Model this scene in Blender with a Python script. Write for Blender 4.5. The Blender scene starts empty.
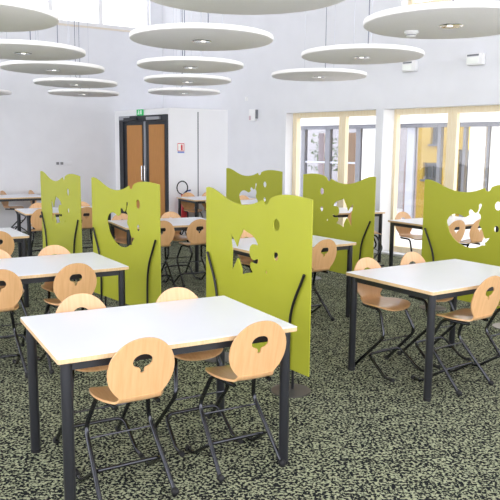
import bpy, bmesh, math, random
from mathutils import Vector, Matrix
from mathutils.geometry import delaunay_2d_cdt
random.seed(7)
sc = bpy.context.scene
COL = sc.collection
PI = math.pi

# ------------------------------------------------------------------ materials
def lin(r, g, b):
    f = lambda c: c/12.92 if c <= .04045 else ((c+.055)/1.055)**2.4
    return (f(r/255), f(g/255), f(b/255), 1)

def mat(name, col, rough=.5, metal=0, spec=.5, emit=None):
    m = bpy.data.materials.new(name); m.use_nodes = True
    b = m.node_tree.nodes['Principled BSDF']
    b.inputs['Base Color'].default_value = col
    b.inputs['Roughness'].default_value = rough
    b.inputs['Metallic'].default_value = metal
    b.inputs['Specular IOR Level'].default_value = spec
    if emit:
        b.inputs['Emission Color'].default_value = col
        b.inputs['Emission Strength'].default_value = emit
    return m

def nodes_of(m): return m.node_tree.nodes, m.node_tree.links, m.node_tree.nodes['Principled BSDF']

def noisy(name, c1, c2, scale, rough=.5, detail=4, stretch=(1, 1, 1), bump=0, spec=.5):
    m = mat(name, c1, rough, 0, spec); n, l, b = nodes_of(m)
    tc = n.new('ShaderNodeTexCoord'); mp = n.new('ShaderNodeMapping'); mp.inputs['Scale'].default_value = stretch
    nz = n.new('ShaderNodeTexNoise'); nz.inputs['Scale'].default_value = scale; nz.inputs['Detail'].default_value = detail
    rp = n.new('ShaderNodeValToRGB'); rp.color_ramp.elements[0].color = c1; rp.color_ramp.elements[1].color = c2
    rp.color_ramp.elements[0].position = .35; rp.color_ramp.elements[1].position = .65
    l.new(tc.outputs['Object'], mp.inputs[0]); l.new(mp.outputs[0], nz.inputs['Vector'])
    l.new(nz.outputs['Fac'], rp.inputs[0]); l.new(rp.outputs[0], b.inputs['Base Color'])
    if bump:
        bp = n.new('ShaderNodeBump'); bp.inputs['Strength'].default_value = bump; bp.inputs['Distance'].default_value = .003
        l.new(nz.outputs['Fac'], bp.inputs['Height']); l.new(bp.outputs[0], b.inputs['Normal'])
    return m

def carpet():
    m = mat('carpet', (1, 1, 1, 1), .95, 0, .1); n, l, b = nodes_of(m)
    tc = n.new('ShaderNodeTexCoord')
    # warp the lookup so the flecks get ragged outlines
    wz = n.new('ShaderNodeTexNoise'); wz.inputs['Scale'].default_value = 60; wz.inputs['Detail'].default_value = 1
    l.new(tc.outputs['Object'], wz.inputs['Vector'])
    sub = n.new('ShaderNodeVectorMath'); sub.operation = 'SUBTRACT'; sub.inputs[1].default_value = (.5, .5, .5)
    l.new(wz.outputs['Color'], sub.inputs[0])
    sca = n.new('ShaderNodeVectorMath'); sca.operation = 'SCALE'; sca.inputs['Scale'].default_value = .022
    l.new(sub.outputs[0], sca.inputs[0])
    add = n.new('ShaderNodeVectorMath'); l.new(tc.outputs['Object'], add.inputs[0]); l.new(sca.outputs[0], add.inputs[1])
    n1 = n.new('ShaderNodeTexNoise'); n1.inputs['Scale'].default_value = 64; n1.inputs['Detail'].default_value = 1.5
    n1.inputs['Roughness'].default_value = .55
    l.new(add.outputs[0], n1.inputs['Vector'])
    r1 = n.new('ShaderNodeValToRGB'); r1.color_ramp.interpolation = 'LINEAR'
    e = r1.color_ramp.elements
    e[0].position = .495; e[0].color = lin(26, 28, 33)
    e[1].position = .53; e[1].color = lin(152, 157, 131)
    x = e.new(.68); x.color = lin(178, 182, 152)
    n3 = n.new('ShaderNodeTexNoise'); n3.inputs['Scale'].default_value = 11; n3.inputs['Detail'].default_value = 2
    l.new(tc.outputs['Object'], n3.inputs['Vector'])
    ma = n.new('ShaderNodeMath'); ma.operation = 'MULTIPLY_ADD'; ma.inputs[1].default_value = .2; ma.inputs[2].default_value = -.1
    l.new(n3.outputs['Fac'], ma.inputs[0])
    sm = n.new('ShaderNodeMath'); sm.operation = 'ADD'; l.new(n1.outputs['Fac'], sm.inputs[0]); l.new(ma.outputs[0], sm.inputs[1])
    l.new(sm.outputs[0], r1.inputs[0])
    n2 = n.new('ShaderNodeTexNoise'); n2.inputs['Scale'].default_value = 150; n2.inputs['Detail'].default_value = 2
    l.new(tc.outputs['Object'], n2.inputs['Vector'])
    r2 = n.new('ShaderNodeValToRGB'); r2.color_ramp.elements[0].position = .3; r2.color_ramp.elements[0].color = (.62, .62, .62, 1)
    r2.color_ramp.elements[1].position = .7; r2.color_ramp.elements[1].color = (1.15, 1.15, 1.15, 1)
    l.new(n2.outputs['Fac'], r2.inputs[0])
    mx = n.new('ShaderNodeMix'); mx.data_type = 'RGBA'; mx.blend_type = 'MULTIPLY'; mx.inputs['Factor'].default_value = 1
    l.new(r1.outputs[0], mx.inputs['A']); l.new(r2.outputs[0], mx.inputs['B'])
    l.new(mx.outputs['Result'], b.inputs['Base Color'])
    bp = n.new('ShaderNodeBump'); bp.inputs['Strength'].default_value = .4; bp.inputs['Distance'].default_value = .004
    l.new(n2.outputs['Fac'], bp.inputs['Height']); l.new(bp.outputs[0], b.inputs['Normal'])
    return m

def wood(name, c1, c2, rough=.38, axis='X', coat=0):
    m = mat(name, c1, rough, 0, .45); n, l, b = nodes_of(m)
    b.inputs['Coat Weight'].default_value = coat; b.inputs['Coat Roughness'].default_value = .12
    tc = n.new('ShaderNodeTexCoord'); mp = n.new('ShaderNodeMapping')
    mp.inputs['Scale'].default_value = {'X': (9, 1, .7), 'Z': (9, 9, .6)}[axis]
    nz = n.new('ShaderNodeTexNoise'); nz.inputs['Scale'].default_value = 9; nz.inputs['Detail'].default_value = 5
    rp = n.new('ShaderNodeValToRGB'); rp.color_ramp.elements[0].color = c1; rp.color_ramp.elements[1].color = c2
    rp.color_ramp.elements[0].position = .3; rp.color_ramp.elements[1].position = .7
    l.new(tc.outputs['Object'], mp.inputs[0]); l.new(mp.outputs[0], nz.inputs['Vector'])
    l.new(nz.outputs['Fac'], rp.inputs[0]); l.new(rp.outputs[0], b.inputs['Base Color'])
    return m

def glass(name, tint=(1, 1, 1, 1), gloss=.08):
    m = bpy.data.materials.new(name); m.use_nodes = True
    n, l = m.node_tree.nodes, m.node_tree.links; n.clear()
    o = n.new('ShaderNodeOutputMaterial'); t = n.new('ShaderNodeBsdfTransparent'); t.inputs[0].default_value = tint
    g = n.new('ShaderNodeBsdfGlossy'); g.inputs['Roughness'].default_value = .02
    x = n.new('ShaderNodeMixShader'); x.inputs[0].default_value = gloss
    l.new(t.outputs[0], x.inputs[1]); l.new(g.outputs[0], x.inputs[2]); l.new(x.outputs[0], o.inputs[0])
    return m

M = dict(
    carpet=carpet(),
    wall=noisy('painted_plaster', lin(225, 226, 232), lin(228, 229, 235), 3, .8, spec=.2),
    white=mat('white_paint', lin(243, 243, 245), .6),
    lobby=noisy('white_panelling', lin(240, 240, 243), lin(243, 243, 246), 2, .55, spec=.3),
    ceil=mat('ceiling_paint', lin(240, 240, 240), .9),
    disc=noisy('acoustic_felt', lin(250, 248, 249), lin(252, 250, 251), 60, .9, spec=.1),
    green=noisy('lime_laminate', lin(170, 173, 50), lin(172, 175, 53), 4, .42, spec=.35),
    beech=wood('beech_plywood', lin(228, 182, 133), lin(217, 168, 117), coat=.6),
    edge=wood('beech_edging', lin(226, 196, 156), lin(214, 180, 136), .5),
    lam=noisy('white_laminate', lin(231, 233, 241), lin(233, 235, 243), 2, .3, spec=.5),
    anth=mat('anthracite_steel', lin(50, 51, 56), .42, .3),
    gun=mat('gunmetal_tube', lin(74, 75, 80), .18, .9),
    rub=mat('black_rubber', lin(24, 24, 27), .7),
    blk=mat('black_steel', lin(38, 38, 42), .35, .4),
    base=mat('brushed_dark_steel', lin(120, 118, 116), .32, 1),
    cable=mat('steel_cable', lin(190, 193, 205), .4, .6),
    cord=mat('blue_grey_cord', lin(86, 92, 118), .6),
    chrome=mat('chrome', lin(215, 215, 215), .15, 1),
    lamp=mat('lamp_glow', lin(255, 252, 245), .4, emit=1.5),
    pine=wood('pine_window_frame', lin(242, 230, 204), lin(234, 216, 180), .5, 'Z'),
    pane=glass('window_pane', gloss=.035),
    opal=glass('gallery_pane', (.72, .73, .76, 1), .03),
    dframe=mat('dark_door_frame', lin(52, 54, 60), .45, .2),
    dwood=wood('oak_door_veneer', lin(196, 138, 74), lin(182, 124, 64), .45, 'Z'),
    alu=mat('aluminium', lin(178, 180, 186), .35, .8),
    plast=mat('white_plastic', lin(238, 238, 240), .45),
    grey=mat('grey_plastic', lin(120, 122, 128), .5),
    red=mat('red_enamel', lin(190, 24, 32), .3),
    blue=mat('blue_plastic', lin(34, 60, 130), .5),
    signred=mat('sign_red', lin(214, 70, 78), .5),
    signblue=mat('sign_blue', lin(120, 140, 205), .5),
    signgreen=mat('sign_green', lin(40, 160, 90), .4, emit=.4),
    signwhite=mat('sign_white', lin(245, 248, 245), .4),
    yellow=noisy('yellow_render', lin(212, 178, 66), lin(208, 172, 62), 2, .8),
    gframe=mat('grey_metal_frame', lin(120, 122, 130), .5, .2),
    pale=mat('pale_metal_post', lin(186, 190, 202), .5),
    dglass=mat('dark_window_glass', lin(92, 98, 108), .1),
    pave=noisy('pale_paving', lin(232, 232, 232), lin(226, 226, 225), 5, .9),
    curtain=mat('white_board', lin(245, 245, 247), .7),
    housewall=mat('grey_render', lin(196, 192, 194), .8),
    sillboard=mat('pale_sill_board', lin(226, 216, 204), .6),
    pink=mat('pale_pink_board', lin(238, 214, 210), .7),
    orange=mat('orange_board', lin(252, 206, 156), .7),
    leaf=noisy('hedge_leaf', lin(96, 122, 80), lin(150, 164, 120), 9, .9),
)

# ------------------------------------------------------------------ mesh helpers
def link(name, bm, m, parent=None, smooth=True, angle=40):
    me = bpy.data.meshes.new(name)
    bmesh.ops.recalc_face_normals(bm, faces=bm.faces[:])
    for f in bm.faces: f.smooth = smooth
    bm.to_mesh(me); bm.free()
    for x in (m if isinstance(m, (list, tuple)) else [m]): me.materials.append(x)
    if smooth: me.set_sharp_from_angle(angle=math.radians(angle))
    o = bpy.data.objects.new(name, me); COL.objects.link(o)
    if parent: o.parent = parent
    return o

def tag(o, label=None, cat=None, group=None, kind=None):
    if label: o['label'] = label
    if cat: o['category'] = cat
    if group: o['group'] = group
    if kind: o['kind'] = kind
    return o

def thing(name, label, cat, loc=(0, 0, 0), rz=0, group=None, kind=None):
    o = bpy.data.objects.new(name, None); COL.objects.link(o); o.empty_display_size = .1
    o.location = loc; o.rotation_euler = (0, 0, rz)
    return tag(o, label, cat, group, kind)

def copy_tree(o, parent=None):
    c = o.copy(); COL.objects.link(c)
    if parent: c.parent = parent
    for ch in list(o.children): copy_tree(ch, c)
    return c

def box(bm, x0, x1, y0, y1, z0, z1, mi=0):
    v = [bm.verts.new((x, y, z)) for x in (x0, x1) for y in (y0, y1) for z in (z0, z1)]
    for q in ((0, 1, 3, 2), (4, 6, 7, 5), (0, 4, 5, 1), (2, 3, 7, 6), (0, 2, 6, 4), (1, 5, 7, 3)):
        bm.faces.new([v[i] for i in q]).material_index = mi
    return v

def boxm(*a):
    bm = bmesh.new(); box(bm, *a); return bm

def bevel(bm, w, seg=2):
    bmesh.ops.bevel(bm, geom=bm.edges[:], offset=w, segments=seg, affect='EDGES', profile=.5)
    return bm

def fillet(pts, r, n=5):
    pts = [Vector(p) for p in pts]; out = [pts[0]]
    for i in range(1, len(pts)-1):
        a, b, c = pts[i-1], pts[i], pts[i+1]
        d1, d2 = (a-b), (c-b)
        k = min(r, d1.length*.45, d2.length*.45)
        p, q = b+d1.normalized()*k, b+d2.normalized()*k
        for j in range(n+1):
            t = j/n; out.append(p*(1-t)**2+b*2*t*(1-t)+q*t*t)
    out.append(pts[-1]); return out

def tube(bm, pts, r, seg=10, fil=0):
    pts = fillet(pts, fil) if fil else [Vector(p) for p in pts]
    n = len(pts); rings = []
    t = (pts[1]-pts[0]).normalized()
    ref = Vector((0, 0, 1)) if abs(t.z) < .9 else Vector((1, 0, 0))
    u = t.cross(ref).normalized()
    for i in range(n):
        if i == 0: tt = (pts[1]-pts[0])
        elif i == n-1: tt = (pts[-1]-pts[-2])
        else: tt = (pts[i+1]-pts[i]).normalized()+(pts[i]-pts[i-1]).normalized()
        tt = tt.normalized()
        u = (u-tt*u.dot(tt)).normalized(); w = tt.cross(u)
        rings.append([bm.verts.new(pts[i]+(u*math.cos(2*PI*k/seg)+w*math.sin(2*PI*k/seg))*r) for k in range(seg)])
    for a, b in zip(rings, rings[1:]):
        for k in range(seg): bm.faces.new([a[k], a[(k+1) % seg], b[(k+1) % seg], b[k]])
    bm.faces.new(rings[0]); bm.faces.new(rings[-1][::-1])
    return bm

def tubem(*a, **k): return tube(bmesh.new(), *a, **k)

def lathe(bm, prof, seg=32, cx=0, cy=0):
    rings = []
    for r, z in prof:
        rings.append([bm.verts.new((cx+max(r, 1e-4)*math.cos(2*PI*k/seg), cy+max(r, 1e-4)*math.sin(2*PI*k/seg), z)) for k in range(seg)])
    for a, b in zip(rings, rings[1:]):
        for k in range(seg): bm.faces.new([a[k], a[(k+1) % seg], b[(k+1) % seg], b[k]])
    bm.faces.new(rings[0]); bm.faces.new(rings[-1])
    return bm

def lathem(*a, **k): return lathe(bmesh.new(), *a, **k)

def ball(r, loc, sc_=(1, 1, 1)):
    bm = bmesh.new()
    bmesh.ops.create_uvsphere(bm, u_segments=12, v_segments=8, radius=r, matrix=Matrix.Translation(loc) @ Matrix.Diagonal((*sc_, 1)))
    return bm

# ------------------------------------------------------------------ camera
cam = bpy.data.cameras.new('camera'); co = bpy.data.objects.new('camera', cam); COL.objects.link(co)
cam.sensor_fit = 'HORIZONTAL'; cam.sensor_width = 36; cam.lens = 683.8/500*36
pitch, roll = .147, .009
fw = Vector((0, math.cos(pitch), -math.sin(pitch))); up0 = Vector((0, math.sin(pitch), math.cos(pitch))); rt0 = Vector((1, 0, 0))
RT = rt0*math.cos(roll)+up0*math.sin(roll); UP = -rt0*math.sin(roll)+up0*math.cos(roll)
R = Matrix((RT, UP, -fw)).transposed().to_4x4()
co.matrix_world = Matrix.Translation((0, 0, 1.625)) @ R
cam.clip_start = .05
sc.camera = co

# ------------------------------------------------------------------ room shell
CEIL = 5.3
K = Vector((-1.86, 14.735, 0))                                  # far corner of the room
U = Vector((.697, -.717, 0)).normalized()                       # along the window wall, towards the viewer
NO = Vector((-U.y, U.x, 0))                                     # out through the window wall
RA = math.atan2(U.y, U.x)
V = Vector((.848, .53, 0)).normalized()                         # along the clerestory wall, away from the viewer
LA = math.atan2(V.y, V.x)

def wall_mesh(s0, s1, z0, z1, y0, y1, holes):
    """a wall in its own frame (x along, y through, z up) with rectangular openings"""
    xs = sorted({s0, s1, *[h[0] for h in holes], *[h[1] for h in holes]})
    zs = sorted({z0, z1, *[h[2] for h in holes], *[h[3] for h in holes]})
    solid = {}
    for i in range(len(xs)-1):
        for j in range(len(zs)-1):
            cx, cz = (xs[i]+xs[i+1])/2, (zs[j]+zs[j+1])/2
            solid[i, j] = not any(h[0] < cx < h[1] and h[2] < cz < h[3] for h in holes)
    bm = bmesh.new(); cache = {}
    def v(i, j, k):
        if (i, j, k) not in cache: cache[i, j, k] = bm.verts.new((xs[i], (y0, y1)[k], zs[j]))
        return cache[i, j, k]
    for (i, j), s in solid.items():
        if not s: continue
        bm.faces.new([v(i, j, 0), v(i+1, j, 0), v(i+1, j+1, 0), v(i, j+1, 0)])
        bm.faces.new([v(i, j, 1), v(i, j+1, 1), v(i+1, j+1, 1), v(i+1, j, 1)])
        for di, dj, a, b in ((-1, 0, (0, 0), (0, 1)), (1, 0, (1, 0), (1, 1)), (0, -1, (0, 0), (1, 0)), (0, 1, (0, 1), (1, 1))):
            if not solid.get((i+di, j+dj), False):
                bm.faces.new([v(i+a[0], j+a[1], 0), v(i+b[0], j+b[1], 0), v(i+b[0], j+b[1], 1), v(i+a[0], j+a[1], 1)])
    return bm

def place(o, loc, rz): o.location = loc; o.rotation_euler = (0, 0, rz); return o

# floor: the room's outline, a solid slab
KI = K.copy()
def poly_slab(pts, z0, z1):
    bm = bmesh.new(); a = [bm.verts.new((x, y, z0)) for x, y in pts]; b = [bm.verts.new((x, y, z1)) for x, y in pts]
    bm.faces.new(a[::-1]); bm.faces.new(b)
    for i in range(len(pts)): bm.faces.new([a[i], a[(i+1) % len(pts)], b[(i+1) % len(pts)], b[i]])
    return bm
Rend = K+U*18; Lend = K-V*15
room = [(K.x, K.y), (Rend.x, Rend.y), (Rend.x, 1.2), (Lend.x, 1.2), (Lend.x, Lend.y)]
tag(link('floor', poly_slab(room, -.04, 0), M['carpet'], smooth=False), kind='structure')
tag(link('ceiling', poly_slab([(K.x, K.y), (Rend.x, Rend.y), (Rend.x, -2.5), (Lend.x, -2.5), (Lend.x, Lend.y)], CEIL, CEIL+.1), M['ceil'], smooth=False), kind='structure')

tag(link('bounce_slab', poly_slab([(Lend.x, 1.2), (Rend.x, 1.2), (Rend.x, -14), (Lend.x, -14)], -.04, -.0), M['pave'], smooth=False), kind='structure')  # unseen pale slab in place of carpet, added to bounce light upward

# window wall (right): x along U from the corner, +y outwards
WT = .36
W1 = (3.54, 5.45); W2 = (5.585, 9.0); W3 = (9.6, 13.0); W4 = (13.6, 17.0)
CL = [(5.83, 9.3), (9.8, 13.2), (13.7, 17.2)]
holes = [(a, b, .03, 2.25) for a, b in (W1, W2, W3, W4)]+[(a, b, 3.70, 4.7) for a, b in CL]
place(tag(link('wall_right', wall_mesh(-.4, 18, -.04, CEIL, 0, WT, holes), M['wall'], smooth=False), kind='structure'), K, RA)

def window(idx, s0, s1, z0, z1, mullions, jamb=.09, fy=.19, fd=.10, loc=K, rz=RA, mw=.105, fm='pine', head=.085, right_jamb=True):
    w = thing('window_%d' % idx, None, None, loc, rz, kind='structure')
    bm = bmesh.new()
    box(bm, s0, s1, fy, fy+fd, z1-head, z1); box(bm, s0, s1, fy, fy+fd, z0, z0+.09)
    box(bm, s0, s0+jamb, fy, fy+fd, z0+.09, z1-head)
    if right_jamb: box(bm, s1-jamb, s1, fy, fy+fd, z0+.09, z1-head)
    link('window_frame', bm, M[fm], w, False)
    for m_ in mullions: link('mullion', boxm(m_-mw/2, m_+mw/2, fy+.005, fy+fd-.005, z0+.09, z1-head), M[fm], w, False)
    ed = [s0+jamb]+list(mullions)+[s1-jamb]
    for i in range(len(ed)-1):
        a = ed[i]+(mw/2 if i else 0); b = ed[i+1]-(mw/2 if i < len(ed)-2 else 0)
        link('pane', boxm(a, b, fy+.055, fy+.063, z0+.09, z1-head), M['pane'], w, False)
    return w
window(1, *W1, .03, 2.25, [4.64], mw=.14)
window(2, W2[0]+.075, W2[1], .03, 2.25, [6.655, 7.8], jamb=.05, mw=.15)
place(tag(link('trim_5', poly_slab([(W2[0]-.01, .003), (W2[0]+.075, .185), (W2[0]+.075, .35), (W2[0]-.01, .35)], .035, 2.245), M['white'], smooth=False), kind='structure'), K, RA)
window(3, *W3, .03, 2.25, [10.7, 11.8])  # this window and the next are out of view, added to let daylight in
window(4, *W4, .03, 2.25, [14.7, 15.8])
for i, (a, b) in enumerate(CL): window(5+i, a, b, 3.70, 4.7, [a+1.13, a+2.26] if i else [a+1.2, a+2.3], .07, head=.07)

# clerestory wall (left): x along V, origin at the corner, -y is outside
CLL = [(-3.9, -.27), (-8.2, -4.4), (-12.5, -8.7)]
lh = [(a, b, 3.97, 4.95) for a, b in CLL]
wl = place(tag(link('wall_left', wall_mesh(-15, 0, -.04, CEIL, 0, .3, lh), M['wall'], smooth=False), kind='structure'), K, LA)
for i, (a, b) in enumerate(CLL):
    mm = [-2.29, -1.29] if i == 0 else [a+1.27, a+2.54]
    window(8+i, a, b, 3.97, 4.95, mm, .05, fy=.1, fd=.07, loc=K, rz=LA, mw=.09, fm='white', head=.05)
    tag(link('trim_%d' % (1+i), boxm(a-.02, b+.02, -.02, .1, 3.935, 3.97), M['sillboard'], smooth=False), kind='structure')
    place(bpy.data.objects['trim_%d' % (1+i)], K, LA)

# lobby: a white boxed-in entrance at the far corner, double door in its left face
LC = Vector((-1.51, 12.75, 0)); DD = Vector((-.669, .743, 0)); FD = Vector((.896, .445, 0)).normalized()
DA = math.atan2(-DD.y, -DD.x)                                    # door face: x runs towards the lobby corner
LH = 2.325
FE = LC+FD*1.19                                                  # where the front meets the window wall
place(tag(link('wall_lobby', wall_mesh(0, 1.22, 0, LH, 0, .08, []), M['lobby'], smooth=False), kind='structure'), LC, math.atan2(FD.y, FD.x))
place(tag(link('trim_4', boxm(.565, .585, -.004, 0, .05, LH-.03), M['grey'], smooth=False), kind='structure'), LC, math.atan2(FD.y, FD.x))
DL = 1.90
place(tag(link('wall_door', wall_mesh(-DL, 0, 0, LH, 0, .08, [(-1.70, -.02, -.01, 2.24)]), M['lobby'], smooth=False), kind='structure'), LC, DA)
def tri_slab(pts, z0, z1): return poly_slab([(p.x, p.y) for p in pts], z0, z1)
DE = LC+DD*DL
tag(link('ceiling_lobby', tri_slab([LC, FE, K+U*2.03, K+U*.1, K-V*.9, DE], LH, LH+.03), M['white'], smooth=False), kind='structure')
d = thing('door_1', None, None, LC, DA, kind='structure')
bm = bmesh.new()
box(bm, -1.70, -1.56, -.02, .1, 0, 2.24); box(bm, -.08, -.02, -.02, .1, 0, 2.24); box(bm, -1.56, -.08, -.02, .1, 2.13, 2.24)
link('door_frame', bm, M['dframe'], d, False)
link('overpanel', boxm(-1.69, -1.30, -.03, -.02, 2.165, 2.235), M['alu'], d, False)
for i, (a, b) in enumerate(((-1.55, -.83), (-.77, -.08))):
    lf = link('door_leaf', boxm(a, b, .01, .05, .01, 2.125), M['dframe'], d, False)
    link('door_panel', boxm(a+.11, b-.075, 0, .01, .14, 2.06), M['dwood'], lf, False)
    cb = boxm(a+.02, b-.04, -.04, .01, 2.135, 2.2)
    c_ = link('door_closer', bevel(boxm(a+(.1 if i == 0 else .12), a+.55, -.075, -.022, 2.15, 2.205), .006), M['dframe' if i == 0 else 'alu'], lf)
    cb.free()
    bm = tubem([(b-.02 if i == 0 else a+.02, -.05, 1.0), (b-.02 if i == 0 else a+.02, -.05, 1.28)], .012)
    link('door_handle', bm, M['chrome'], lf)
link('door_strip', boxm(-.83, -.77, -.004, .03, .01, 2.13), M['alu'], d, False)
# escape sign over the door
t = thing('exit_sign', 'small green escape sign over the dark double door', 'sign', LC+DD*.93+Vector((0, 0, 2.24)), DA)
link('sign_plate', boxm(-.10, .10, -.03, .0, 0, .115), M['signgreen'], t, False)
bm = bmesh.new()
box(bm, .035, .075, -.033, -.030, .02, .095)                       # doorway
box(bm, -.045, -.02, -.033, -.030, .045, .08)                     # runner: torso, legs, head
box(bm, -.06, -.04, -.033, -.030, .018, .045); box(bm, -.025, -.003, -.033, -.030, .018, .045); box(bm, -.036, -.018, -.033, -.030, .084, .1)
box(bm, -.02, .02, -.033, -.030, .062, .072)
link('pictogram', bm, M['signwhite'], t, False)
# extinguisher notice on the lobby front
FA = math.atan2(FD.y, FD.x)
t = thing('fire_notice', 'white notice with red border on the white panel beside the door', 'sign', LC+FD*.23+Vector((0, 0, 1.53)), FA)
link('sign_plate', boxm(-.066, .066, -.006, 0, 0, .185), M['signwhite'], t, False)
bm = bmesh.new()
for q in ((-.066, -.056, .04, .185), (.056, .066, .04, .185), (-.056, .056, .173, .185), (-.056, .056, .04, .05), (.0, .034, .055, .15), (.008, .026, .15, .165)): box(bm, q[0], q[1], -.009, -.006, q[2], q[3])
link('sign_border', bm, M['signred'], t, False)
link('sign_footer', boxm(-.066, .066, -.009, -.006, .004, .034), M['signblue'], t, False)

# extinguisher on its bracket
ep = LC+FD*.22-Vector((-FD.y, FD.x, 0))*.137
t = thing('fire_extinguisher', 'red fire extinguisher with black hose on the white panel behind a table', 'fire extinguisher', (ep.x, ep.y, .23), FA)
link('cylinder', lathem([(.06, 0), (.078, .02), (.08, .06), (.08, .40), (.07, .45), (.035, .485), (.03, .5)], 24), M['red'], t)
link('valve', bevel(boxm(-.035, .035, -.03, .03, .5, .55), .006), M['red'], t)
link('lever', tubem([(.0, 0, .545), (.06, 0, .6), (.15, 0, .62)], .013, 8), M['blue'], t)
hp = [Vector((.0, 0, .535))]+[Vector((-.02+.105*math.sin(a)*-1, -.01, .67-.12*math.cos(a))) for a in [i*PI/10*.95 for i in range(1, 20)]]
link('hose', tubem(hp, .011, 8), M['rub'], t)
link('bracket', boxm(-.03, .03, .078, .136, .1, .42), M['grey'], t, False)

# small fixtures on the window wall
def onright(s, z, off=0): return K+U*s-NO*off+Vector((0, 0, z))
for s, z, w, h, lab in ((6.06, 2.77, .23, .15, 'white emergency light box on the wall above the left edge of the wide window'),
                        (7.10, 2.78, .25, .155, 'white emergency light box on the wall, the one further right near the frame edge')):
    t = thing('emergency_light', lab, 'light', onright(s, z), RA, 'wall emergency lights')
    link('housing', bevel(boxm(-w/2, w/2, -.09, 0, 0, h), .012), M['plast'], t)
    link('diffuser', bevel(boxm(-w/2+.02, w/2-.06, -.1, -.088, .02, h-.05), .004), M['signwhite'], t)
    link('louvre', boxm(-w/2+.02, w/2-.06, -.096, -.088, h-.035, h-.012), M['grey'], t, False)
t = thing('call_box', 'small white wall box with a dark side, high on the wall beyond the panels', 'wall box', onright(2.75, 2.13), RA)
link('housing', bevel(boxm(-.09, .075, -.06, 0, 0, .21), .012), M['plast'], t)
link('side_strip', boxm(.078, .098, -.05, 0, .04, .2), M['grey'], t, False)
link('lens', boxm(-.075, -.03, -.066, -.058, .015, .09), mat('pale_red_lens', lin(205, 180, 190), .4), t, False)
tag(place(link('wall_switch', bevel(boxm(-.035, .035, -.02, 0, 0, .07), .006), M['plast']), onright(2.55, 2.50), RA), 'tiny white square fitting on the wall above the small wall box', 'switch')
t = thing('socket_plate', 'pale four-gang socket strip on the bare left wall', 'socket', K-V*2.16+Vector((0, 0, 1.27)), LA)
link('plate', bevel(boxm(-.17, .17, -.012, 0, 0, .075), .004), M['wall'], t)
for x in (-.12, -.04): link('socket', boxm(x-.028, x+.028, -.016, -.012, .012, .062), M['grey'], t, False)

# ------------------------------------------------------------------ outside
GO = 3.0
def out(name, bm, m, p, sm=False): return link(name, bm, M[m] if isinstance(m, str) else m, p, sm)
OX = K+NO*WT
tag(place(link('paving', boxm(-6, 22, 0, 16, -.16, -.1), M['pave'], smooth=False), OX, RA), kind='structure')
g = thing('glazed_gallery', 'grey framed glazed gallery across the courtyard outside the windows', 'gallery', K+NO*GO+Vector((0, 0, -.1)), RA)
out('fascia', boxm(-3, 14, -.1, .5, 2.25, 2.75), 'curtain', g)
out('head_beam', boxm(-3, 14, -.03, .09, 2.17, 2.25), 'gframe', g)
out('sill', boxm(-3, 14, 0, .1, 0, .30), 'curtain', g)
for s, w, mm in ((1.3, .1, 'gframe'), (2.02, .13, 'gframe'), (2.86, .12, 'gframe'), (4.16, .17, 'pale'), (4.80, .07, 'gframe'), (5.33, .06, 'gframe'), (5.80, .045, 'gframe'), (6.6, .1, 'gframe'), (8, .1, 'gframe'), (9.5, .1, 'gframe')):
    out('post', boxm(s-w/2, s+w/2, 0, .1, .30, 2.17), mm, g)
out('transom', boxm(1.35, 2.8, .02, .06, 1.42, 1.46), 'pale', g)
for a, b in ((-3, 1.3), (1.3, 2.02), (2.02, 2.86), (2.86, 4.16), (4.16, 4.79), (4.79, 5.33)):
    out('pane', boxm(a+.06, b-.06, .045, .055, .30, 2.17), 'opal', g)
out('white_panel', boxm(5.42, 5.74, .03, .07, .30, 2.17), 'curtain', g)
out('white_panel', boxm(5.84, 6.2, .03, .07, .30, 2.17), 'curtain', g)
out('white_panel', boxm(2.95, 3.6, .03, .07, .30, 2.17), 'curtain', g)
for i, (s, w, z0, z1, mm, nm, lab) in enumerate(((1.62, .16, 0, 2.1, 'curtain', 'banner', 'white upright board behind the gallery glass, seen through the narrow window'),
                                  (2.30, .22, 0, 2.1, 'orange', 'banner', 'orange upright board behind the gallery glass, seen through the narrow window'),
                                  (1.42, .16, 0, 2.1, 'pink', 'banner', 'pale pink upright board behind the gallery glass, at the left of the narrow window'),
                                  (3.86, .30, 0, 1.5, 'pink', 'banner', 'pale pink low board behind the gallery glass, left of the yellow building'))):
    tag(place(link(nm, boxm(-w/2, w/2, 0, .03, 0, z1), M[mm], smooth=False), K+NO*(GO+.5)+U*s+Vector((0, 0, -.1)), RA), lab, 'board', 'boards behind the gallery glass')
bm = bmesh.new()
for i in range(260):
    x, y, z = random.uniform(-.35, .35), random.uniform(-.2, .2), random.uniform(.05, .95)
    r = random.uniform(.05, .09); vs = [bm.verts.new((x+random.uniform(-r, r), y+random.uniform(-r, r), z+random.uniform(-r, r))) for _ in range(3)]
    bm.faces.new(vs)
sh = thing('shrub', 'grey-green shrub beyond the gallery, seen through the narrow window', 'shrub', K+NO*4.6+U*.62+Vector((0, 0, -.1)), RA)
o = link('foliage', bm, M['leaf'], sh, False); o.location.z = 1.15
link('stem', tubem([(0, 0, 0), (.02, .01, .7), (0, 0, 1.5)], .03), M['edge'], sh)

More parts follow.
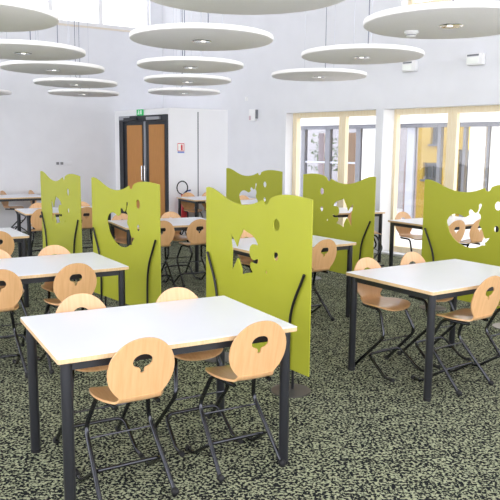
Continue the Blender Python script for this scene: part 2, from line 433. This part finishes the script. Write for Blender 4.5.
b = thing('yellow_building', 'bright yellow rendered building across the courtyard', 'building', K+NO*6.3+Vector((0, 0, -.1)), RA)
out('wall', wall_mesh(2.25, 11, 0, 4.2, 0, .3, [(2.60, 2.92, 1.88, 2.6), (2.42, 2.86, 1.0, 1.42), (3.36, 3.95, .3, 1.75), (4.9, 5.6, 1.0, 2.0)]), 'yellow', b)
for a, c, z0, z1 in ((2.60, 2.92, 1.88, 2.6), (2.42, 2.86, 1.0, 1.42), (3.36, 3.95, .3, 1.75), (4.9, 5.6, 1.0, 2.0)):
    bm = bmesh.new()
    for q in ((a, a+.05, z0, z1), (c-.05, c, z0, z1), (a, c, z0, z0+.05), (a, c, z1-.05, z1), ((a+c)/2-.02, (a+c)/2+.02, z0, z1)): box(bm, q[0], q[1], .1, .16, q[2], q[3])
    f = out('window', bm, 'gframe', b)
    out('pane', boxm(a+.05, c-.05, .12, .13, z0+.05, z1-.05), 'dglass', f)
    out('window_sill', boxm(a-.04, c+.04, -.05, .1, z0-.05, z0), 'gframe', f)
t = thing('white_house', 'white house wing beyond the gallery on the left of the courtyard', 'building', K+NO*8.5+Vector((0, 0, -.1)), RA)
out('wall', boxm(-9, 2.1, 0, .3, 0, 3.2), 'housewall', t)
out('roof', boxm(-9.2, 2.3, -.2, .6, 3.2, 3.35), 'gframe', t)

# ------------------------------------------------------------------ ceiling discs
DZ = 2.545
def make_disc(name, label, x, y, z, rz, first=[None]):
    if first[0] is None:
        t = thing(name, label, 'ceiling disc', (x, y, z), rz, 'round white acoustic discs hung from the ceiling')
        link('disc_panel', lathem([(.0, .0), (.585, 0), (.597, .006), (.60, .015), (.60, .032), (.597, .041), (.585, .046), (0, .046)], 96), M['disc'], t)
        rg = link('downlight', lathem([(.05, -.004), (.078, -.006), (.084, -.002), (.084, 0), (.05, .0)], 32), M['chrome'], t)
        link('reflector', lathem([(.049, -.003), (.044, -.0015), (.03, -.001), (.0, -.001)], 24), M['grey'], rg)
        link('lamp', lathem([(.02, -.006), (.018, -.003), (.0, -.002)], 16, .012, 0), M['lamp'], rg)
        link('junction_box', bevel(boxm(-.07, .07, -.045, .045, .046, .085), .006), M['grey'], t)
        for k in range(2):
            a = PI*k+.5; p = (.19*math.cos(a), .19*math.sin(a))
            c = link('suspension_cable', tubem([(*p, .05), (*p, CEIL-DZ)], .0022, 6), M['cable'], t)
            link('cable_grip', lathem([(.012, .044), (.012, .075), (.006, .09)], 10, *p), M['chrome'], c)
        pts = [(.07, 0, .065), (.11, .02, .09), (.10, .05, .075), (.05, .06, .11), (.05, .06, .5), (.05, .06, CEIL-DZ)]
        link('power_cord', tubem(pts, .004, 6, .05), M['cord'], t)
        first[0] = t; return t
    c = copy_tree(first[0]); c.name = name; c.location = (x, y, z); c.rotation_euler = (0, 0, rz); c['label'] = label
    return c
discs = [
    (-.42, 5.93, 'white ceiling disc in the middle row, the nearest one wholly in view'),
    (-.04, 3.95, 'white ceiling disc cut by the top edge, at the near end of the middle row'),
    (-.69, 7.95, 'white ceiling disc in the middle row, second of those wholly in view'),
    (-.88, 9.67, 'white ceiling disc in the middle row, second from its far end'),
    (-1.12, 11.66, 'white ceiling disc at the far end of the middle row'),
    (-2.0, 5.07, 'large white ceiling disc cut by the top left corner of the picture'),
    (-2.24, 6.9, 'white ceiling disc in the left row, cut only by the left edge'),
    (-2.36, 8.35, 'white ceiling disc in the left row, wholly in view and nearest the viewer'),
    (-2.57, 10.25, 'white ceiling disc in the left row, second from its far end'),
    (-2.9, 12.1, 'white ceiling disc at the far end of the left row'),
    (-4.75, 12.0, 'white ceiling disc far left, only its right tip inside the picture'),
    (1.37, 4.88, 'large white ceiling disc at the upper right with a smoke detector below it'),
    (1.09, 6.98, 'white ceiling disc in the right row, second from the viewer'),
    (.85, 8.87, 'white ceiling disc in the right row, farthest from the viewer')]
for i, (x, y, l) in enumerate(discs): make_disc('acoustic_disc', l, x, y, {0: 2.515, 1: 2.47, 11: 2.475}.get(i, 2.53), i*.9)
t = thing('smoke_detector', 'small white smoke detector under the large upper right ceiling disc', 'smoke detector', (1.15, 5.12, 2.475-.042))
link('housing', lathem([(.0, 0), (.028, 0), (.036, .008), (.038, .022), (.05, .026), (.052, .042), (0, .042)], 28), M['plast'], t)
link('grille', lathem([(.030, .009), (.0372, .011), (.0372, .019), (.034, .02)], 28), M['grey'], t)

# ------------------------------------------------------------------ tables
TW, TD, TH = 1.2, .83, .74
def make_table():
    t = thing('canteen_table', '', 'table', group='white topped canteen tables')
    bm = boxm(0, TW, 0, TD, TH-.024, TH)
    ve = [e for e in bm.edges if abs((e.verts[0].co-e.verts[1].co).z) > .01]
    bmesh.ops.bevel(bm, geom=ve, offset=.012, segments=4, affect='EDGES', profile=.5)
    te = [e for e in bm.edges if abs(e.verts[0].co.z-e.verts[1].co.z) < 1e-5]
    bmesh.ops.bevel(bm, geom=te, offset=.002, segments=1, affect='EDGES')
    for f in bm.faces: f.material_index = 1 if f.normal.z > .5 and f.calc_center_median().z > TH-.004 else 0
    top = link('tabletop', bm, [M['edge'], M['lam']], t)
    bm = bmesh.new(); q = .058
    for a in ((q, TW-q, .036, .061), (q, TW-q, TD-.061, TD-.036)): box(bm, a[0], a[1], a[2], a[3], TH-.066, TH-.024)
    for a in ((.036, .061, q, TD-q), (TW-.061, TW-.036, q, TD-q)): box(bm, a[0], a[1], a[2], a[3], TH-.066, TH-.024)
    link('frame', bm, M['anth'], t, False)
    for x in (.046, TW-.046):
        for y in (.046, TD-.046):
            l = link('leg', lathem([(.024, .02), (.0255, .022), (.0255, TH-.024)], 24, x, y), M['anth'], t)
            link('foot_cap', lathem([(.022, 0), (.026, .003), (.026, .02)], 20, x, y), M['rub'], l)
    return t

# ------------------------------------------------------------------ chairs
def interp(tab, s):
    for (a, x), (b, y) in zip(tab, tab[1:]):
        if a <= s <= b: return x+(y-x)*(s-a)/(b-a)
    return tab[-1][1]

def back_bm():
    half = [(0, .099), (.006, .104), (.03, .125), (.06, .1425), (.09, .153), (.12, .157), (.15, .156), (.18, .149), (.205, .1385), (.23, .1225), (.25, .1045), (.265, .086), (.276, .067), (.284, .046), (.2885, .024), (.290, 0)]
    outer = [(-x, s) for s, x in half]+[(x, s) for s, x in reversed(half[:-1])]
    C = (0, .172)
    inner = []
    for i in range(25):                                             # cap
        a = PI*i/24; inner.append((.046*math.cos(a), .176+.036*math.sin(a)))
    inner += [(-.0455, .168), (-.041, .157), (-.030, .148), (-.014, .143), (-.009, .136), (-.013, .127), (-.009, .119), (0, .116), (.009, .119), (.013, .127), (.009, .136), (.014, .143), (.030, .148), (.041, .157), (.0455, .168)]
    def hit(poly, a):
        dx, dy = math.cos(a), math.sin(a); best = None
        for (x1, y1), (x2, y2) in zip(poly, poly[1:]+poly[:1]):
            x1, x2, y1, y2 = x1-C[0], x2-C[0], y1-C[1], y2-C[1]
            den = dx*(y2-y1)-dy*(x2-x1)
            if abs(den) < 1e-12: continue
            t = (x1*(y2-y1)-y1*(x2-x1))/den; k = (x1*dy-y1*dx)/den
            if t > 1e-6 and -1e-6 <= k <= 1+1e-6 and (best is None or t < best): best = t
        return best
    corners = [math.atan2(y-C[1], x-C[0]) for x, y in ((-.099, 0), (.099, 0))]
    N = 110; angs = sorted([2*PI*i/N-PI for i in range(N)]+[a for a in corners])
    def P(x, s, o):
        y = -.028-.20*s-.05*s*s+.45*x*x; z = .534+.96*s
        n = Vector((-.9*x, 1, .23)).normalized()
        return Vector((x, y, z))+n*o
    bm = bmesh.new(); RN = 6; T = .0045
    grid = []
    for a in angs:
        r0, r1 = hit(inner, a), hit(outer, a); row = []
        for j in range(RN+1):
            t = j/RN; r = r0+(r1-r0)*t; x, s = C[0]+r*math.cos(a), C[1]+r*math.sin(a)
            row.append((bm.verts.new(P(x, s, T)), bm.verts.new(P(x, s, -T))))
        grid.append(row)
    n = len(angs)
    for i in range(n):
        A, B = grid[i], grid[(i+1) % n]
        for j in range(RN):
            bm.faces.new([A[j][0], A[j+1][0], B[j+1][0], B[j][0]])
            bm.faces.new([A[j][1], B[j][1], B[j+1][1], A[j+1][1]])
        bm.faces.new([A[0][0], B[0][0], B[0][1], A[0][1]]); bm.faces.new([A[RN][0], A[RN][1], B[RN][1], B[RN][0]])
    return bm

def seat_bm():
    line = [(-.031, .536), (-.027, .524), (-.018, .513), (-.004, .506), (.02, .502), (.05, .500), (.09, .498), (.13, .497), (.17, .497), (.21, .497), (.24, .494), (.262, .489), (.276, .484), (.284, .480), (.288, .478)]
    hw = [.099, .100, .103, .111, .126, .145, .160, .166, .167, .162, .149, .130, .106, .076, .03]
    bm = bmesh.new(); NX = 14; T = .0055; top, bot = [], []
    for i, ((y, z), w) in enumerate(zip(line, hw)):
        a = line[max(i-1, 0)]; b = line[min(i+1, len(line)-1)]
        tn = Vector((0, b[0]-a[0], b[1]-a[1])).normalized(); nn = Vector((0, -tn.z, tn.y))
        k = 1-math.exp(-max(0, y)/.04)
        rt, rb = [], []
        for j in range(NX+1):
            x = w*(2*j/NX-1); dz = .45*x*x*k; dy = .55*x*x*(1-k)
            p = Vector((x, y+dy, z+dz))
            rt.append(bm.verts.new(p+nn*T)); rb.append(bm.verts.new(p-nn*T))
        top.append(rt); bot.append(rb)
    n = len(line)
    for i in range(n-1):
        for j in range(NX):
            bm.faces.new([top[i][j], top[i][j+1], top[i+1][j+1], top[i+1][j]])
            bm.faces.new([bot[i][j], bot[i+1][j], bot[i+1][j+1], bot[i][j+1]])
        for j in (0, NX): bm.faces.new([top[i][j], top[i+1][j], bot[i+1][j], bot[i][j]])
    for i in (0, n-1):
        for j in range(NX): bm.faces.new([top[i][j], top[i][j+1], bot[i][j+1], bot[i][j]])
    return bm

def make_chair():
    t = thing('school_chair', '', 'chair')
    link('backrest', back_bm(), M['beech'], t)
    link('seat', seat_bm(), M['beech'], t)
    for s in (-1, 1):
        l = link('leg', tubem([(s*.10, .01, .479), (s*.125, .205, .479), (s*.160, .288, .298), (s*.177, .005, .016)], .0115, 12, .045), M['gun'], t)
        link('rubber_foot', ball(.019, (s*.177, .003, .0185), (1, 1.15, 1)), M['rub'], l)
    z = .258; y = .248
    link('crossbar', tubem([(-.158, y, z), (.158, y, z)], .0055, 8), M['gun'], t)
    f = link('foot_bar', tubem([(-.176, .405, .013), (-.176, .325, .013), (-.165, .142, .138), (.165, .142, .138), (.176, .325, .013), (.176, .405, .013)], .0105, 10, .05), M['gun'], t)
    for s in (-1, 1): link('rubber_cap', tubem([(s*.176, .385, .0145), (s*.176, .412, .0145)], .0135, 10), M['rub'], f)
    return t

# origin (front left corner), angle, label, chairs [(side, u, w offset, turn, label)]
TABLES = {
 'T1': (-.805, 2.774, .504, 'large white canteen table closest to the viewer, its whole top in view', [
    ('n', .352, .0, .02, 'wooden chair at the front edge of the closest table, the left one'),
    ('n', .955, .02, 0, 'wooden chair at the front edge of the closest table, beside its right front leg'),
    ('f', .345, .015, 0, 'wooden chair behind the closest table, left one, only its pale rim above the top'),
    ('f', .895, -.06, 0, 'wooden chair behind the closest table, right one, only its pale rim above the top')]),
 'T2': (1.158, 4.233, .586, 'white canteen table on the right, cut by the right edge of the picture', [
    ('n', .475, .0, .04, 'wooden chair at the near side of the right hand table, seen from its back corner'),
    ('n', 1.08, .0, 0, 'wooden chair at the right picture edge, only its seat tip and leg in view'),
    ('f', .28, .0, .02, 'wooden chair behind the right hand table, its shiny seat showing under the left end'),
    ('f', .80, .03, 0, 'wooden chair behind the right hand table, its rim left of the large snail panel')]),
 'T3': (-1.93, 4.446, .55, 'white canteen table at the left, second in line behind the closest one', [
    ('n', .245, .0, 0, 'wooden chair cut by the left edge, at the near side of the left table'),
    ('n', .77, .0, 0, 'wooden chair at the near side of the left table, close to its right end'),
    ('f', .40, -.02, 0, 'wooden chair behind the left table, a pale rim at the left picture edge'),
    ('f', .88, -.02, 0, 'wooden chair behind the left table, its pale rim in front of the far fish panel')]),
 'T4': (.041, 5.856, .6, 'white canteen table behind the front fish panel, its right end showing', [
    ('n', .74, .0, 0, 'wooden chair right of the front fish panel, at the table behind it'),
    ('n', .16, .0, 0, 'wooden chair hidden behind the front fish panel, glimpsed through its bubble holes'),
    ('f', .52, .0, 0, 'wooden chair glimpsed through the fish cut-out of the front panel')]),
 'T5': (2.186, 7.994, .55, 'white canteen table by the wide window, its left corner beside the snail panel', [
    ('n', .28, .0, 0, 'wooden chair seen through the snail cut-out of the right panel, the left one'),
    ('n', .69, .0, 0, 'wooden chair seen through the snail cut-out of the right panel, the right one'),
    ('f', .45, .12, 0, 'wooden chair on the far side of the window table, next to the glass')]),
 'T6': (.823, 9.439, .35, 'white canteen table against the pier between the two windows', [
    ('n', .72, .0, 0, 'wooden chair glimpsed through the fish cut-out beside the narrow window'),
    ('n', .595, -.345, -1.85, 'wooden chair turned sideways in front of the window pier, mostly its dark legs in view')]),
 'T7': (-1.39, 7.6, .45, 'white canteen table in the middle distance between the two left panels', [
    ('n', .40, .0, 0, 'wooden chair half hidden by the snail panel, at the middle distance table'),
    ('n', .86, .0, 0, 'wooden chair at the middle distance table, just left of the front fish panel'),
    ('f', .85, .03, 0, 'wooden chair behind the middle distance table, in front of the dark door'),
    ('f', .20, .0, 0, 'wooden chair seen through the snail cut-out of the left panel')]),
 'T8': (-.96, 11.80, .5, 'white canteen table in front of the white panels at the back', [
    ('f', .25, -.03, 0, 'wooden chair behind the back table, next to the fire extinguisher'),
    ('f', .66, -.03, 0, 'wooden chair behind the back table, right of the one by the extinguisher')]),
 'T9': (-3.237, 6.193, .56, 'white canteen table at the left edge, only its right corner in view', [
    ('n', .88, .0, 0, 'wooden chair cut by the left edge, in front of the table corner there')]),
 'T11': (-3.0, 9.1, .5, 'white canteen table behind the far left fish panel', [
    ('n', .21, .0, 0, 'wooden chair at the left edge of the far fish panel, seen from behind'),
    ('n', .80, .0, 0, 'wooden chair in the gap between the two left panels'),
    ('f', .34, -.03, 0, 'wooden chair on the far side of the table behind the far fish panel, left one'),
    ('f', .98, -.03, 0, 'wooden chair on the far side of the table behind the far fish panel, right one')]),
 'TA': (-4.667, 11.663, .56, 'white canteen table along the left wall, far back', [
    ('f', .15, .02, .95, 'wooden chair behind the far left wall table, farthest left of its row'),
    ('f', .68, .02, .95, 'wooden chair behind the far left wall table, in the middle of its row'),
    ('f', 1.2, .02, .95, 'wooden chair behind the far left wall table, nearest its right end')]),
 'T12': (-.3, 10.85, .6, 'white canteen table behind the back snail panel', [
    ('f', .82, .0, 0, 'wooden chair seen through the snail cut-out of the back panel'),
    ('f', .40, .0, 0, 'wooden chair beside the table behind the back snail panel, left one')]),
}
table0 = chair0 = None
for key, (x, y, a, lab, chairs) in TABLES.items():
    if table0 is None: t = table0 = make_table()
    else: t = copy_tree(table0)
    t.location = (x, y, 0); t.rotation_euler = (0, 0, a); t['label'] = lab
    e = Vector((math.cos(a), math.sin(a), 0)); n = Vector((-math.sin(a), math.cos(a), 0))
    for side, u, w, turn, cl in chairs:
        if chair0 is None: c = chair0 = make_chair(); c['group'] = 'beech chairs with gunmetal legs'
        else: c = copy_tree(chair0)
        p = Vector((x, y, 0))+e*u+n*(w if side == 'n' else TD+w)
        c.location = p; c.rotation_euler = (0, 0, a+(0 if side == 'n' else PI)+turn); c['label'] = cl

# ------------------------------------------------------------------ green divider panels
PW, PB = 1.269, .152
TOP = [(0, 1.172), (.04, 1.178), (.09, 1.172), (.167, 1.150), (.24, 1.122), (.313, 1.098), (.38, 1.082), (.45, 1.074), (.52, 1.073), (.585, 1.080), (.644, 1.092), (.70, 1.110), (.745, 1.126), (.750, 1.112), (.760, 1.099), (.778, 1.094), (.798, 1.099), (.812, 1.113), (.822, 1.137), (.86, 1.152), (.912, 1.165), (.97, 1.173), (1.03, 1.176), (1.09, 1.175), (1.16, 1.170), (1.22, 1.164), (PW, 1.158)]
FISH = [(.342, .850), (.383, .818), (.417, .780), (.432, .760), (.442, .790), (.462, .830), (.490, .868), (.512, .906), (.523, .893), (.55, .883), (.590, .874), (.629, .862), (.668, .836), (.695, .797), (.659, .802), (.622, .799), (.6, .782), (.589, .753), (.594, .719), (.616, .692), (.646, .687), (.68, .699), (.701, .700), (.697, .674), (.671, .664), (.639, .664), (.610, .672), (.598, .650), (.602, .628), (.633, .597), (.588, .587), (.545, .578), (.494, .558), (.497, .599), (.470, .640), (.452, .672), (.436, .672), (.418, .645), (.393, .606), (.364, .572), (.365, .654), (.370, .718), (.354, .785)]
SNAIL = [(.334, .709), (.313, .755), (.313, .782), (.328, .808), (.347, .828), (.371, .843), (.400, .853), (.429, .856), (.458, .854), (.481, .848), (.534, .829), (.56, .840), (.582, .857), (.572, .880), (.580, .903), (.597, .911), (.617, .905), (.629, .893), (.651, .880), (.671, .888), (.682, .908), (.688, .930), (.685, .955), (.692, .970), (.707, .976), (.720, .969), (.722, .953), (.708, .925), (.690, .883), (.712, .868), (.719, .846), (.718, .825), (.704, .79), (.706, .77), (.73, .743), (.753, .705), (.767, .666), (.785, .645), (.831, .658), (.813, .631), (.781, .606), (.789, .582), (.748, .577), (.722, .562), (.675, .545), (.625, .538), (.58, .538), (.538, .545), (.463, .572), (.427, .592), (.393, .618), (.352, .662)]
def ell(cx, cz, rx, rz, n=24): return [(cx+rx*math.cos(2*PI*i/n), cz+rz*math.sin(2*PI*i/n)) for i in range(n)]
BUB = [ell(.902, .965, .036, .042), ell(.900, .749, .027, .031), ell(.791, .621, .010, .012, 14)]
def inside(p, poly):
    c = False
    for (x1, y1), (x2, y2) in zip(poly, poly[1:]+poly[:1]):
        if (y1 > p[1]) != (y2 > p[1]) and p[0] < (x2-x1)*(p[1]-y1)/(y2-y1)+x1: c = not c
    return c
def panel_mesh(cut):
    """board outline with its cut-outs: constrained triangulation, given a real thickness"""
    outer = [(0, 0)]+TOP+[(PW, 0)]; loops = [outer, cut]+BUB
    co_, ed = [], []
    for lp in loops:
        k = len(co_); co_ += [Vector(p) for p in lp]; ed += [(k+i, k+(i+1) % len(lp)) for i in range(len(lp))]
    v, e, f, *_ = delaunay_2d_cdt(co_, ed, [], 0, 1e-6)
    keep = []
    for t in f:
        c = [sum(v[i][k] for i in t)/len(t) for k in (0, 1)]
        if inside(c, outer) and not any(inside(c, h) for h in loops[1:]): keep.append(t)
    bm = bmesh.new(); H = .004
    fr = [bm.verts.new((p[0]-PW/2, -H, p[1]+PB)) for p in v]; bk = [bm.verts.new((p[0]-PW/2, H, p[1]+PB)) for p in v]
    cnt = {}
    for t in keep:
        bm.faces.new([fr[i] for i in t]); bm.faces.new([bk[i] for i in t][::-1])
        for a_, b_ in zip(t, list(t[1:])+[t[0]]): cnt.setdefault(frozenset((a_, b_)), []).append((a_, b_))
    for k, l in cnt.items():
        if len(l) == 1: a_, b_ = l[0]; bm.faces.new([fr[a_], fr[b_], bk[b_], bk[a_]])
    for q in [x for x in bm.verts if not x.link_faces]: bm.verts.remove(q)
    bmesh.ops.recalc_face_normals(bm, faces=bm.faces[:])
    me = bpy.data.meshes.new('panel_board'); bm.to_mesh(me); bm.free(); me.materials.append(M['green'])
    return me
ME = {'fish': panel_mesh(FISH), 'snail': panel_mesh(SNAIL)}
proto = {}
def make_panel(kind, x, y, phi, flip, label):
    dx, dy = -math.sin(phi), math.cos(phi)                         # near end -> far end
    c = (x+dx*PW/2, y+dy*PW/2, 0); rz = math.atan2(-dy, -dx)+(PI if flip else 0)
    if kind not in proto:
        t = thing('divider_panel', label, 'divider', group='lime green divider panels')
        o = bpy.data.objects.new('panel_board', ME[kind]); COL.objects.link(o); o.parent = t
        for s in (-1, 1):
            bx = s*(PW/2-.185)
            b = link('base_plate', lathem([(.0, 0), (.135, 0), (.137, .004), (.133, .008), (0, .009)], 48, bx, 0), M['base'], t)
            for yy in (-1, 1):
                off = yy*.021
                pts = [(s*(PW/2-w), off, z) for w, z in ((.045, .825), (.075, .765), (.110, .70), (.150, .62), (.178, .53), (.190, .42), (.194, .30), (.194, .008))]
                r = link('support_rod', tubem(pts, .0095, 12, .04), M['blk'], t)
                link('screw', ball(.007, (s*(PW/2-.150), yy*.0115, .62)), M['chrome'], r)
        proto[kind] = t
    else: t = copy_tree(proto[kind]); t['label'] = label
    t.location = c; t.rotation_euler = (0, 0, rz)
make_panel('fish', .393, 4.306, .618, False, 'lime green fish cut-out panel right behind the closest table')
make_panel('snail', -.784, 5.913, .693, False, 'lime green snail cut-out panel left of centre, behind the second left table')
make_panel('fish', -1.868, 7.521, .627, False, 'lime green fish cut-out panel farthest left')
make_panel('snail', .444, 9.628, .699, False, 'lime green snail cut-out panel farthest back, in front of the corner wall')
make_panel('fish', 1.399, 7.678, .613, True, 'lime green fish cut-out panel in front of the narrow window')
make_panel('snail', 2.511, 6.056, .589, False, 'large lime green snail cut-out panel at the right edge')

# ------------------------------------------------------------------ light
w = bpy.data.worlds.new('overcast_sky'); sc.world = w; w.use_nodes = True
bg = w.node_tree.nodes['Background']; bg.inputs[0].default_value = (.965, .97, 1, 1); bg.inputs[1].default_value = 2.3

sc.view_settings.view_transform = 'Standard'; sc.view_settings.look = 'None'
sc.view_settings.exposure = .71; sc.view_settings.gamma = 1; sc.view_settings.use_curve_mapping = False
cy = sc.cycles
cy.max_bounces = 10; cy.diffuse_bounces = 5; cy.glossy_bounces = 3; cy.transparent_max_bounces = 24
cy.use_denoising = True; cy.sample_clamp_indirect = 6
cy.caustics_reflective = False; cy.caustics_refractive = False
